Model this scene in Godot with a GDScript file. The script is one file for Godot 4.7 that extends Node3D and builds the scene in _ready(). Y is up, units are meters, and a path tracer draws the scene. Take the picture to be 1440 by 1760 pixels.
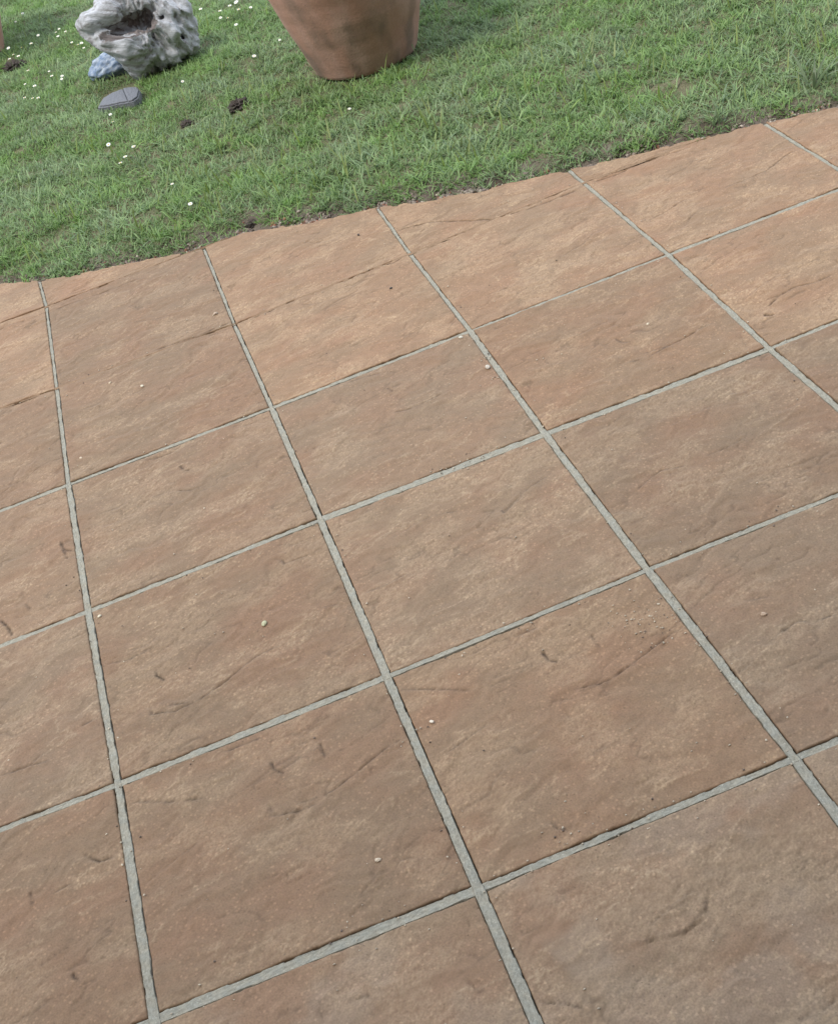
extends Node3D
# A patio of riven concrete slabs with mortar joints, a lawn behind it, a terracotta pot, a driftwood stump.

const S := 0.45                       # slab module, metres
const EYE := Vector3(0.39951, 1.34412, 2.36594)
const CX := Vector3(0.92773041, -0.23942032, 0.28634628)     # the lens's right, down and forward
const CY := Vector3(-0.36938503, -0.69905506, 0.61227177)
const CZ := Vector3(0.05358152, -0.67379517, -0.73697292)
const F := 2179.3
const PX := 720.0
const PY := 1132.9

var rng := RandomNumberGenerator.new()
var nz := {}
var edge_x: PackedFloat32Array
var edge_z: PackedFloat32Array
var used := {}
var M := {}


# ---------------------------------------------------------------- helpers
func g(u: float, v: float, y := 0.0) -> Vector3:             # a photo pixel's spot on the ground (height y)
	var d := CX * ((u - PX) / F) + CY * ((v - PY) / F) + CZ
	return EYE + d * ((y - EYE.y) / d.y)

func noise(key: String, freq: float, octaves := 3, kind := FastNoiseLite.TYPE_SIMPLEX_SMOOTH, ridged := false) -> FastNoiseLite:
	var n := FastNoiseLite.new()
	n.seed = hash(key) % 100000
	n.noise_type = kind
	n.frequency = freq
	n.fractal_type = FastNoiseLite.FRACTAL_NONE if octaves == 1 else (FastNoiseLite.FRACTAL_RIDGED if ridged else FastNoiseLite.FRACTAL_FBM)
	n.fractal_octaves = octaves
	nz[key] = n
	return n

func numbered(called: String) -> String:
	var k: int = used.get(called, -1) + 1
	used[called] = k
	return called if k == 0 else "%s_%03d" % [called, k]

func tag(o: Node, label: String, category := "", group := "", kind := "") -> void:
	o.set_meta("label", label)
	if category: o.set_meta("category", category)
	if group: o.set_meta("group", group)
	if kind: o.set_meta("kind", kind)

func base(called: String, at: Vector3, turn := 0.0) -> Node3D:
	var o := Node3D.new()
	o.name = numbered(called)
	add_child(o)
	o.position = at
	o.rotation.y = turn
	return o

func put(called: String, mesh: Mesh, mat: Material, parent: Node = null) -> MeshInstance3D:
	var o := MeshInstance3D.new()
	o.name = numbered(called) if parent == null else called
	o.mesh = mesh
	o.material_override = mat
	if parent == null: add_child(o)
	else: parent.add_child(o, true)
	return o

func mesh_of(v: PackedVector3Array, n: PackedVector3Array, c: PackedColorArray, idx: PackedInt32Array) -> ArrayMesh:
	var a := []
	a.resize(Mesh.ARRAY_MAX)
	a[Mesh.ARRAY_VERTEX] = v
	a[Mesh.ARRAY_NORMAL] = n
	if c.size(): a[Mesh.ARRAY_COLOR] = c
	a[Mesh.ARRAY_INDEX] = idx
	var m := ArrayMesh.new()
	m.add_surface_from_arrays(Mesh.PRIMITIVE_TRIANGLES, a)
	return m

func smooth_normals(v: PackedVector3Array, idx: PackedInt32Array) -> PackedVector3Array:
	var n := PackedVector3Array()
	n.resize(v.size())
	for t in range(0, idx.size(), 3):
		var a := idx[t]; var b := idx[t + 1]; var c := idx[t + 2]
		var f := (v[c] - v[a]).cross(v[b] - v[a])
		n[a] += f; n[b] += f; n[c] += f
	for i in n.size(): n[i] = n[i].normalized()
	return n

func grid_mesh(v: PackedVector3Array, c: PackedColorArray, nu: int, nv: int) -> ArrayMesh:   # nu by nv vertices, rows of nu; u to the right, v towards the viewer
	var idx := PackedInt32Array()
	idx.resize((nu - 1) * (nv - 1) * 6)
	var k := 0
	for j in nv - 1:
		for i in nu - 1:
			var a := j * nu + i
			idx[k] = a; idx[k + 1] = a + 1; idx[k + 2] = a + nu
			idx[k + 3] = a + 1; idx[k + 4] = a + nu + 1; idx[k + 5] = a + nu
			k += 6
	return mesh_of(v, smooth_normals(v, idx), c, idx)

func in_frame(p: Vector3, margin: float) -> bool:
	var rel := p - EYE
	var dz := rel.dot(CZ)
	if dz < 0.1: return false
	var u := PX + F * rel.dot(CX) / dz
	var w := PY + F * rel.dot(CY) / dz
	return u > -margin and u < 1440 + margin and w > -margin and w < 1760 + margin

func edge_at(x: float) -> float:                              # where the patio ends and the lawn begins
	var n := edge_x.size()
	if x <= edge_x[0]: return edge_z[0] + (x - edge_x[0]) * 0.38
	for i in range(1, n):
		if x <= edge_x[i]:
			return lerpf(edge_z[i - 1], edge_z[i], (x - edge_x[i - 1]) / (edge_x[i] - edge_x[i - 1]))
	return edge_z[n - 1] + (x - edge_x[n - 1]) * 0.38

func rough_edge(x: float) -> float:
	return edge_at(x) + 0.003 * nz.edge.get_noise_1d(x) + 0.005 * nz.chip.get_noise_2d(x, 0.3)

func soil_y(x: float, z: float) -> float:
	var s := edge_at(x) - z
	if s < -0.004: return -0.055
	return -0.014 + 0.018 * smoothstep(0.0, 0.1, s) + 0.009 * nz.soil.get_noise_2d(x, z) + 0.014 * nz.soil_big.get_noise_2d(x, z)

func std(color: Color, rough := 0.8, vertex := true) -> StandardMaterial3D:
	var m := StandardMaterial3D.new()
	m.albedo_color = color
	m.roughness = rough
	m.vertex_color_use_as_albedo = vertex
	m.cull_mode = BaseMaterial3D.CULL_DISABLED
	return m

func grey_texture(size: int, f: Callable) -> ImageTexture:    # f(i) gives a linear grey 0..1 for pixel i
	var lut := PackedByteArray()
	lut.resize(1025)
	for k in 1025: lut[k] = int(round(255.0 * Color(k / 1024.0, 0, 0).linear_to_srgb().r))
	var d := PackedByteArray()
	d.resize(size * size)
	for i in size * size: d[i] = lut[int(clampf(f.call(i), 0.0, 1.0) * 1024.0)]
	var im := Image.create_from_data(size, size, false, Image.FORMAT_L8, d)
	return ImageTexture.create_from_image(im)


# ---------------------------------------------------------------- materials
func make_materials() -> void:
	var size := 1024
	var a := noise("t_fine", 0.24, 2).get_seamless_image(size, size).get_data()
	var b := noise("t_mid", 0.035, 4).get_seamless_image(size, size).get_data()
	var f := noise("t_fleck", 0.075, 1, FastNoiseLite.TYPE_CELLULAR).get_seamless_image(size, size).get_data()
	var q := noise("t_patch", 0.012, 3).get_seamless_image(size, size).get_data()
	var grain := grey_texture(size, func(i: int) -> float:
		var t := 0.76 + 0.36 * (a[i] / 255.0 - 0.5) + 0.14 * (b[i] / 255.0 - 0.5)
		if f[i] < 36 and q[i] > 134: t += 0.42
		elif f[i] < 20 and a[i] < 90: t -= 0.25
		return t)
	var bump := noise("t_bump", 0.12, 4).get_seamless_image(512, 512)
	var bump_tex := ImageTexture.create_from_image(bump)
	var m := std(Color.WHITE, 0.72)
	m.albedo_texture = grain
	m.uv1_triplanar = true
	m.uv1_world_triplanar = true
	m.uv1_scale = Vector3(1.06, 1.06, 1.06)
	m.heightmap_enabled = true
	m.heightmap_texture = bump_tex
	m.heightmap_scale = 0.06
	m.metallic_specular = 0.4
	M.slab = m
	var c: StandardMaterial3D = m.duplicate()
	c.roughness = 0.92
	c.uv1_scale = Vector3(2.3, 2.3, 2.3)
	c.heightmap_scale = 0.12
	c.metallic_specular = 0.25
	M.mortar = c
	var s: StandardMaterial3D = c.duplicate()
	s.roughness = 1.0
	s.heightmap_scale = 0.6
	M.soil = s
	var gr := std(Color.WHITE, 0.5)
	gr.backlight_enabled = true
	gr.backlight = Color(0.9, 0.9, 0.9)
	gr.metallic_specular = 0.5
	M.grass = gr
	M.plain = std(Color.WHITE, 0.85)
	var t: StandardMaterial3D = m.duplicate()
	t.roughness = 0.8
	t.uv1_world_triplanar = false
	t.uv1_scale = Vector3(1.6, 1.6, 1.6)
	t.heightmap_scale = 0.08
	M.clay = t
	var w: StandardMaterial3D = t.duplicate()
	w.roughness = 0.88
	w.uv1_scale = Vector3(0.8, 4.6, 2.2)
	w.heightmap_scale = 0.2
	M.wood = w
	var st: StandardMaterial3D = t.duplicate()
	st.roughness = 0.55
	st.uv1_scale = Vector3(3.0, 3.0, 3.0)
	M.stone = st


# ---------------------------------------------------------------- the patio
var nodes := {}
var cracks: Array = []

func lay_nodes() -> void:                                     # crossings of the joints, measured where the photograph shows them
	var seen := {
		Vector2i(0, 0): [118, 832], Vector2i(0, 1): [152, 1050], Vector2i(0, 2): [203, 1347], Vector2i(0, 3): [265, 1752],
		Vector2i(1, 0): [467, 700], Vector2i(1, 1): [551, 892], Vector2i(1, 2): [665, 1162], Vector2i(1, 3): [822, 1527],
		Vector2i(2, 0): [808, 568], Vector2i(2, 1): [937, 745], Vector2i(2, 2): [1113, 978], Vector2i(2, 3): [1365, 1302],
		Vector2i(3, 0): [1148, 437], Vector2i(3, 1): [1322, 598], Vector2i(0, -1): [98, 667], Vector2i(0, -2): [80, 527], Vector2i(1, -2): [350, 425], Vector2i(1, -1): [403, 557], Vector2i(2, -1): [705, 436], Vector2i(3, -1): [1003, 314]}
	for j in range(-3, 7):
		for i in range(-4, 8):
			var k := Vector2i(j, i)
			if seen.has(k):
				var w := g(seen[k][0], seen[k][1])
				nodes[k] = Vector2(w.x, w.z)
			else:
				nodes[k] = Vector2(j * S, i * S)

func joint_width(j: int, i: int, along_row: bool) -> float:
	if along_row:
		if i < 0: return 0.0022
		var w: float = {Vector2i(0, 0): 0.013, Vector2i(1, 0): 0.014, Vector2i(2, 0): 0.012, Vector2i(0, 1): 0.014, Vector2i(1, 1): 0.021, Vector2i(2, 1): 0.018,
			Vector2i(0, 2): 0.017, Vector2i(1, 2): 0.013, Vector2i(2, 2): 0.013, Vector2i(0, 3): 0.02, Vector2i(1, 3): 0.014}.get(Vector2i(j, i), 0.014)
		return w * 0.9
	return 0.0085 if i < -1 else (0.0105 if i < 0 else clampf(0.0130 + 0.0011 * i, 0.009, 0.017))

func crack(pts: Array, depth := 1.0, step := 1.0) -> void:
	var line := PackedVector2Array()
	for q in pts:
		var w := g(q[0], q[1])
		line.append(Vector2(w.x, w.z))
	var box := Rect2(line[0], Vector2.ZERO)
	for q in line: box = box.expand(q)
	cracks.append({"line": line, "box": box.grow(0.05), "depth": depth, "step": step})

func crop(x0: float, y0: float, k: float, pts: Array, depth := 1.0, step := 1.0) -> void:
	crack(pts.map(func(q): return [x0 + k * q[0], y0 + k * q[1]]), depth, step)

func lay_cracks() -> void:
	# ridges and splits of the riven faces
	crop(880, 900, 0.389, [[130, 560], [160, 600], [205, 607]], 1.2)
	crop(880, 900, 0.389, [[200, 775], [270, 770], [350, 745]])
	crop(880, 900, 0.389, [[245, 735], [390, 705], [440, 685], [530, 620], [640, 530], [700, 480], [770, 450]], 1.2, 1.5)
	crop(880, 900, 0.389, [[345, 485], [365, 520], [390, 548]], 0.7)
	crop(880, 900, 0.389, [[5, 498], [110, 455]], 0.8)
	crop(880, 900, 0.389, [[1110, 550], [1180, 490], [1260, 430], [1340, 430], [1440, 395]], 1.0, 1.3)
	crop(880, 900, 0.389, [[930, 385], [1000, 350], [1150, 320]], 0.5, 0.7)
	crop(880, 900, 0.389, [[1360, 865], [1385, 850], [1395, 815]], 0.8)
	crop(880, 900, 0.389, [[1000, 660], [1055, 620]], 0.7)
	crop(400, 1250, 0.347, [[185, 170], [210, 210], [260, 232]], 1.4)
	crop(400, 1250, 0.347, [[170, 370], [205, 440], [330, 410], [420, 375]], 0.9)
	crop(400, 1250, 0.347, [[290, 380], [430, 345], [500, 310], [640, 200], [760, 100], [870, 40]], 1.2, 1.6)
	crop(400, 1250, 0.347, [[430, 75], [440, 110], [460, 150]], 0.8)
	crop(400, 1250, 0.347, [[-80, 130], [0, 105], [150, 45]], 1.0)
	crop(400, 1250, 0.347, [[610, 1345], [680, 1325]], 1.0, 0.3)
	crop(400, 1250, 0.347, [[1150, 1240], [1200, 1300], [1300, 1280]], 0.7, 1.2)
	crop(400, 1250, 0.347, [[820, 660], [870, 640], [930, 650]], 0.5)
	crop(700, 1200, 0.514, [[1005, 610], [1000, 690], [990, 735], [920, 785], [805, 812], [820, 750], [900, 680], [1000, 612]], 0.5, 1.6)
	crop(700, 1200, 0.514, [[430, 1015], [520, 1020], [600, 1035]], 0.8)
	crop(700, 1200, 0.514, [[1060, 880], [1120, 925], [1180, 925]], 0.5, 1.2)
	crop(700, 1200, 0.514, [[180, 935], [240, 985], [310, 965]], 0.7, 1.2)
	crop(700, 1200, 0.514, [[1300, 1080], [1380, 1050], [1440, 1000]], 0.7, 1.3)
	crop(700, 1200, 0.514, [[120, 190], [180, 150], [270, 80]], 0.8, 1.2)
	crop(700, 1200, 0.514, [[270, 330], [290, 280], [360, 190]], 0.5, 1.4)
	crop(700, 1200, 0.514, [[475, 410], [500, 435], [545, 440], [560, 400]], 0.5, 1.5)
	crop(450, 550, 0.347, [[1190, 945], [1215, 930], [1300, 850], [1440, 750]], 0.8, 1.6)
	crop(450, 550, 0.347, [[650, 460], [720, 445], [800, 410], [930, 345]], 0.8)
	crop(450, 550, 0.347, [[420, 310], [520, 280], [590, 262]], 0.8, 0.7)
	crop(450, 550, 0.347, [[620, 335], [650, 352]], 0.8)
	crop(450, 550, 0.347, [[640, 1085], [760, 1010], [850, 965], [980, 940]], 0.5, 1.5)
	crop(450, 550, 0.347, [[200, 660], [290, 615]], 0.5, 1.2)
	crop(900, 550, 0.375, [[515, 780], [580, 720], [630, 685], [760, 660]], 0.9, 1.6)
	crop(900, 550, 0.375, [[830, 625], [930, 585], [1010, 540]], 0.7)
	crop(900, 550, 0.375, [[470, 195], [560, 180], [650, 130], [740, 80], [830, 25]], 1.0)
	crop(900, 550, 0.375, [[100, 205], [190, 200]], 0.5)
	crop(900, 550, 0.375, [[250, 70], [330, 35], [400, 0]], 0.5)
	crop(900, 550, 0.375, [[415, 85], [450, 105], [490, 100]], 0.7)
	crop(900, 550, 0.375, [[930, 340], [1020, 328]], 0.4, 1.4)
	crop(900, 550, 0.375, [[650, 495], [780, 430], [880, 380]], 0.4, 1.4)
	crop(0, 1300, 0.333, [[425, 497], [460, 522], [520, 545], [615, 503]], 1.3)
	crop(0, 1300, 0.333, [[160, 700], [165, 740], [172, 772]], 1.0)
	crop(0, 1300, 0.333, [[375, 1120], [385, 1145], [412, 1160]], 1.0)
	crop(0, 1300, 0.333, [[245, 725], [300, 700], [380, 655]], 0.8)
	crop(0, 1300, 0.333, [[0, 108], [140, 60], [260, 15]], 0.8, 1.2)
	crop(0, 1300, 0.333, [[640, 240], [760, 232], [900, 235], [1080, 212]], 0.7, 0.8)
	crop(0, 1300, 0.333, [[730, 670], [840, 585], [910, 530], [1050, 425]], 0.4, 1.5)
	crop(0, 1300, 0.333, [[950, 880], [985, 830], [1050, 740]], 0.3, 1.3)
	crop(0, 880, 0.347, [[0, 530], [40, 570], [62, 612]], 1.6)
	crop(0, 880, 0.347, [[300, 140], [310, 175], [335, 188], [385, 188]], 1.4)
	crop(0, 880, 0.347, [[310, 180], [335, 232]], 1.0)
	crop(0, 880, 0.347, [[0, 1310], [90, 1280], [150, 1255], [210, 1200]], 0.9, 1.4)
	crop(0, 880, 0.347, [[405, 1060], [510, 1015]], 1.0)
	crop(0, 880, 0.347, [[125, 450], [150, 480]], 0.7)
	crop(0, 880, 0.347, [[765, 780], [780, 812], [820, 832]], 1.4)
	crop(0, 880, 0.347, [[735, 945], [755, 1005], [800, 995], [870, 990], [1000, 925], [1130, 830], [1210, 760], [1290, 700], [1430, 640]], 1.1, 1.5)
	crop(0, 880, 0.347, [[830, 962], [950, 940]], 0.8)
	crop(0, 880, 0.347, [[535, 750], [620, 735], [740, 685]], 0.8, 0.8)
	crop(0, 880, 0.347, [[1250, 690], [1400, 520]], 0.3, 1.2)
	crop(0, 880, 0.347, [[500, 80], [640, 20]], 0.4, 1.3)
	crop(400, 800, 0.347, [[240, 455], [255, 488], [300, 470], [400, 430]], 0.9, 1.3)
	crop(400, 800, 0.347, [[640, 635], [760, 590], [880, 520]], 0.7)
	crop(400, 800, 0.347, [[440, 705], [530, 680]], 0.5, 1.5)
	crop(400, 800, 0.347, [[820, 1110], [930, 1105], [1080, 1105], [1200, 1110]], 0.8, 0.6)
	crop(400, 800, 0.347, [[1330, 215], [1345, 235], [1440, 150]], 0.9, 1.5)
	crop(0, 450, 0.347, [[870, 1130], [950, 1130], [1010, 1105]], 0.8)
	crop(0, 450, 0.347, [[890, 1005], [905, 1025], [940, 1032]], 1.2)
	crop(0, 450, 0.347, [[710, 985], [800, 960], [860, 935]], 0.8, 0.6)
	crop(0, 450, 0.347, [[1050, 640], [1130, 610], [1230, 560]], 0.7)
	crop(0, 450, 0.347, [[640, 850], [760, 815], [840, 770]], 0.6)
	crop(0, 450, 0.347, [[670, 222], [690, 240]], 0.9)
	crop(0, 450, 0.347, [[640, 300], [740, 290], [870, 262]], 0.5)
	crop(400, 250, 0.347, [[130, 830], [180, 820], [290, 770], [430, 715]], 1.6, 0.8)
	crop(400, 250, 0.347, [[330, 790], [400, 785], [520, 755]], 0.8)
	crop(400, 250, 0.347, [[810, 420], [870, 405], [960, 380], [1100, 372], [1280, 365], [1360, 345], [1440, 320]], 1.7, 0.8)
	crop(400, 250, 0.347, [[890, 520], [990, 490], [1090, 460]], 1.7, 0.8)
	crop(400, 250, 0.347, [[580, 665], [740, 592], [800, 580], [868, 540]], 1.2, 0.8)
	crop(400, 250, 0.347, [[1240, 750], [1340, 715], [1440, 680]], 0.7, 1.2)
	crop(400, 250, 0.347, [[420, 1060], [500, 1000]], 0.4, 1.3)
	crop(900, 150, 0.375, [[0, 565], [120, 520], [250, 468]], 1.4, 0.6)
	crop(900, 150, 0.375, [[295, 440], [410, 402], [540, 345], [760, 275]], 1.4, 0.7)
	crop(900, 150, 0.375, [[160, 565], [330, 510]], 0.6)
	crop(900, 150, 0.375, [[890, 470], [1000, 430], [1110, 380], [1200, 310], [1280, 280]], 1.0)
	crop(900, 150, 0.375, [[565, 612], [660, 560], [740, 510]], 1.0)
	crop(900, 150, 0.375, [[715, 665], [760, 600], [810, 555]], 0.7)
	crop(900, 150, 0.375, [[160, 780], [270, 720], [320, 670], [430, 625]], 0.8, 1.3)
	crop(900, 150, 0.375, [[790, 300], [840, 280]], 0.6)
	crop(900, 150, 0.375, [[1110, 1010], [1160, 960], [1240, 915], [1340, 890], [1440, 850]], 1.2, 1.2)
	crop(900, 150, 0.375, [[1000, 980], [1090, 910], [1150, 870], [1240, 840]], 0.7, 1.2)
	crop(900, 150, 0.375, [[1095, 1040], [1130, 1045], [1155, 1038]], 2.2, 0.3)
	crop(900, 150, 0.375, [[530, 1225], [640, 1195], [720, 1160], [880, 1070]], 0.8)
	crop(0, 240, 0.347, [[270, 845], [370, 810], [540, 745], [720, 680]], 1.3, 0.8)
	crop(0, 240, 0.347, [[0, 945], [60, 915], [130, 898]], 1.3, 0.8)
	crop(0, 240, 0.347, [[760, 1045], [880, 1005], [990, 970], [1060, 940], [1145, 905]], 1.7, 0.8)

func quad(a: Vector2, b: Vector2, c: Vector2, d: Vector2, u: float, v: float) -> Vector2:
	return a.lerp(b, u).lerp(c.lerp(d, u), v)

func ticks(length: float, cell: float) -> PackedFloat32Array:
	var out := PackedFloat32Array([0.0, 0.0013, 0.0032, 0.006])
	var n := int(ceil((length - 0.012) / cell))
	for k in range(1, n): out.append(0.006 + (length - 0.012) * k / n)
	out.append_array([length - 0.006, length - 0.0032, length - 0.0013, length])
	for k in out.size(): out[k] /= length
	return out

var strata := Vector2(cos(0.21), -sin(0.21))

func slab_mesh(j: int, i: int) -> ArrayMesh:
	var a: Vector2 = nodes[Vector2i(j, i)]
	var b: Vector2 = nodes[Vector2i(j + 1, i)]
	var c: Vector2 = nodes[Vector2i(j, i + 1)]
	var d: Vector2 = nodes[Vector2i(j + 1, i + 1)]
	var wl := joint_width(j, i, false) / 2; var wr := joint_width(j + 1, i, false) / 2
	var wt := joint_width(j, i, true) / 2; var wb := joint_width(j, i + 1, true) / 2
	a += Vector2(wl, wt); b += Vector2(-wr, wt); c += Vector2(wl, -wb); d += Vector2(-wr, -wb)
	# cut along the lawn
	var over := func(u: float, v: float) -> float:
		var q := quad(a, b, c, d, u, v)
		return q.y - rough_edge(q.x)
	var u0 := 0.0; var u1 := 1.0
	var f0: float = over.call(0.0, 1.0); var f1: float = over.call(1.0, 1.0)
	if f0 < 0.012 and f1 < 0.012: return null
	if f1 < 0.012:
		for k in 200:
			u1 = 1.0 - k / 200.0
			if over.call(u1, 1.0) > 0.012: break
		if u1 < 0.04: return null
	elif f0 < 0.012:
		for k in 200:
			u0 = k / 200.0
			if over.call(u0, 1.0) > 0.012: break
		if u0 > 0.96: return null
	var centre := quad(a, b, c, d, 0.5, 0.5)
	var near := false
	for p in 4:
		for q in 4:
			var t := quad(a, b, c, d, p / 3.0, q / 3.0)
			near = near or in_frame(Vector3(t.x, 0, t.y), 60.0)
	var cell := 0.0030 if near else 0.012
	var us := ticks((b - a).length() * (u1 - u0), cell)
	var vs := ticks((c - a).length(), cell)
	var nu := us.size(); var nv := vs.size()
	var mine: Array = []
	var box := Rect2(a, Vector2.ZERO).expand(b).expand(c).expand(d).grow(0.03)
	for k in cracks:
		if k.box.intersects(box): mine.append(k)
	# which mould it came from, its dye with painted light, and its settling
	var r := RandomNumberGenerator.new()
	r.seed = 7919 + j * 131 + i * 17
	var mould := Vector2(r.randi_range(0, 3) * 3.7, r.randi_range(0, 3) * 5.3)
	var dye_and_light := Color(1.0, 1.0, 1.0)
	var warm := r.randf_range(-1.0, 1.0)
	var lum := r.randf_range(0.95, 1.05)
	if i <= -1: warm = 0.8; lum = 1.18  # far rows pinker; the brighter light there is painted into their colour
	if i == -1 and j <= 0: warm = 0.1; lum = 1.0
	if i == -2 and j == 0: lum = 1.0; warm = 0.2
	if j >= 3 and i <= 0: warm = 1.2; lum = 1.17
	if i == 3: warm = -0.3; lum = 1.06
	dye_and_light = Color(lum * (1.0 + 0.015 * warm), lum * (1.0 - 0.01 * warm), lum * (1.0 - 0.035 * warm))
	var sandy: float = {Vector2i(1, 1): 0.16, Vector2i(2, 1): 0.08, Vector2i(1, 0): -0.16, Vector2i(2, 0): -0.14, Vector2i(0, -1): -0.14, Vector2i(0, -2): -0.1, Vector2i(1, 3): 0.2, Vector2i(0, 3): 0.1, Vector2i(2, 3): 0.12, Vector2i(0, 1): 0.06, Vector2i(1, 2): 0.06, Vector2i(0, 0): 0.05}.get(Vector2i(j, i), r.randf_range(-0.1, 0.14))
	var lift := r.randf_range(-0.0012, 0.0012)
	var tx := r.randf_range(-0.003, 0.003); var tz := r.randf_range(-0.003, 0.003)
	var v := PackedVector3Array(); var col := PackedColorArray()
	v.resize((nu + 2) * (nv + 2)); col.resize(v.size())
	var brown := Vector3(0.270, 0.175, 0.106)
	var rust := Vector3(0.280, 0.172, 0.104)
	var grey := Vector3(0.252, 0.176, 0.110)
	var sand := Vector3(0.400, 0.288, 0.182)
	var vtop := PackedFloat32Array(); vtop.resize(nu)
	for p in nu:
		var u := lerpf(u0, u1, us[p])
		var lo := 0.0
		if over.call(u, 0.0) < 0.0:
			var hi := 1.0
			for k in 14:
				var mid := (lo + hi) / 2
				if over.call(u, mid) < 0.0: lo = mid
				else: hi = mid
			lo = (lo + hi) / 2
		vtop[p] = lo
	for q in range(-1, nv + 1):
		for p in range(-1, nu + 1):
			var pc := clampi(p, 0, nu - 1); var qc := clampi(q, 0, nv - 1)
			var u := lerpf(u0, u1, us[pc])
			var at := quad(a, b, c, d, u, lerpf(vtop[pc], 1.0, vs[qc]))
			var k := (q + 1) * (nu + 2) + p + 1
			# uneven arris
			var fray: float = 0.0008 * nz.fray.get_noise_2d(at.x, at.y)
			var du := minf(us[pc], 1.0 - us[pc]) * (b - a).length() * (u1 - u0)
			var dv := minf(vs[qc], 1.0 - vs[qc]) * (c - a).length() * (1.0 - vtop[pc])
			if pc < 3: at.x += fray
			elif pc > nu - 4: at.x -= fray
			if qc < 3: at.y += fray
			elif qc > nv - 4: at.y -= fray
			var e := minf(du, dv)
			var rad := 0.0025
			var y := lift + (at.x - centre.x) * tx + (at.y - centre.y) * tz
			if e < rad: y -= rad - sqrt(maxf(0.0, rad * rad - (rad - e) * (rad - e)))
			# riven face
			var l := at - centre + mould
			var s := Vector2(l.dot(strata), l.dot(Vector2(-strata.y, strata.x)) * 2.3)
			var wob: float = nz.warp.get_noise_2d(l.x, l.y)
			var n1: float = nz.riven.get_noise_2d(s.x + 0.05 * wob, s.y + 0.09 * wob)
			var t := n1 * 3.6
			var fl := floorf(t)
			var stepped := fl + smoothstep(0.38, 0.62, t - fl)
			y += 0.0007 * stepped + 0.0010 * n1
			var rough: float = smoothstep(-0.02, 0.26, sandy + nz.rough.get_noise_2d(s.x + 3.0, s.y * 0.7))
			var gr: float = nz.grit.get_noise_2d(at.x, at.y)
			var md: float = nz.mid.get_noise_2d(s.x, s.y)
			y += 0.00018 * md + gr * lerpf(0.00004, 0.00045, rough)
			var vm: float = nz.vein_mask.get_noise_2d(s.x + 2.0, s.y * 0.8)
			var vein: float = smoothstep(0.90, 0.985, 1.0 - absf(nz.vein.get_noise_2d(s.x + 0.02 * wob, s.y))) * smoothstep(0.05, 0.3, vm)
			var hair: float = smoothstep(0.955, 0.995, 1.0 - absf(nz.hair.get_noise_2d(s.x + 0.03 * wob, s.y))) * smoothstep(0.05, 0.25, -vm)
			y += 0.0005 * vein - 0.0010 * hair
			var dirt := 0.0
			for ck in mine:
				if not ck.box.has_point(at): continue
				var line: PackedVector2Array = ck.line
				var best := 1.0; var side := 1.0; var along := 0.0
				for w in line.size() - 1:
					var pa := line[w]; var ab := line[w + 1] - pa
					var tt := clampf((at - pa).dot(ab) / ab.length_squared(), 0.0, 1.0)
					var off := at - pa - ab * tt
					var dd := off.length()
					if dd < best:
						best = dd; side = signf(ab.cross(off)); along = (w + tt) / (line.size() - 1)
				best += 0.0009 * md + 0.0006 * gr
				best = absf(best)
				var fade: float = smoothstep(0.0, 0.12, along) * smoothstep(0.0, 0.12, 1.0 - along) * clampf(0.75 + 1.1 * nz.fray.get_noise_2d(at.x * 0.5 + 7.0, at.y * 0.5), 0.15, 1.0)
				var core: float = exp(-pow(best / 0.0023, 2.0)) * fade * ck.depth
				y -= 0.0028 * core
				y += 0.0017 * ck.step * fade * (exp(-best / 0.022) if side > 0.0 else -0.35 * exp(-best / 0.012))
				dirt = maxf(dirt, core)
			# colour of the concrete: dye patches, worn sandy grit, grey film
			var hue: float = nz.hue.get_noise_2d(at.x + mould.x, at.y + mould.y * 1.3)
			var film: float = nz.film.get_noise_2d(s.x + 11.0, s.y * 0.6 + at.y * 0.3)
			var base_c := brown.lerp(rust, clampf(0.5 + 1.1 * hue, 0.0, 1.0)).lerp(grey, clampf(0.35 + 1.1 * film, 0.0, 0.7))
			if i == 3: base_c = base_c.lerp(Vector3(0.305, 0.232, 0.165), clampf(0.05 + 1.6 * nz.film.get_noise_2d(at.x * 1.4 + 31.0, at.y * 1.4), 0.0, 0.45))   # cement film
			var worn: float = rough * clampf(0.5 + 0.7 * gr + 0.4 * md, 0.0, 1.0)
			base_c = base_c.lerp(sand, clampf(worn * 0.54 + 0.62 * vein * clampf(0.6 + 1.5 * gr, 0.0, 1.0), 0.0, 0.9))
			base_c *= 1.0 + 0.06 * md + 0.06 * gr
			base_c *= 1.0 - 0.64 * clampf(maxf(dirt, 0.35 * hair), 0.0, 1.0)
			col[k] = Color(base_c.x * dye_and_light.r, base_c.y * dye_and_light.g, base_c.z * dye_and_light.b)
			if p != pc or q != qc: y = -0.05
			v[k] = Vector3(at.x, y, at.y)
	return grid_mesh(v, col, nu + 2, nv + 2)

func build_patio() -> void:
	lay_nodes()
	lay_cracks()
	var patio := base("patio", Vector3.ZERO)
	patio.set_meta("kind", "structure")
	for i in range(-4, 6):
		for j in range(-3, 6):
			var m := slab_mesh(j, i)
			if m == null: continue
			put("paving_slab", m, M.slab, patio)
	# mortar: one strip for each joint line
	for j in range(-3, 7): mortar_line(patio, j, false)
	for i in range(-3, 7): mortar_line(patio, i, true)

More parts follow.
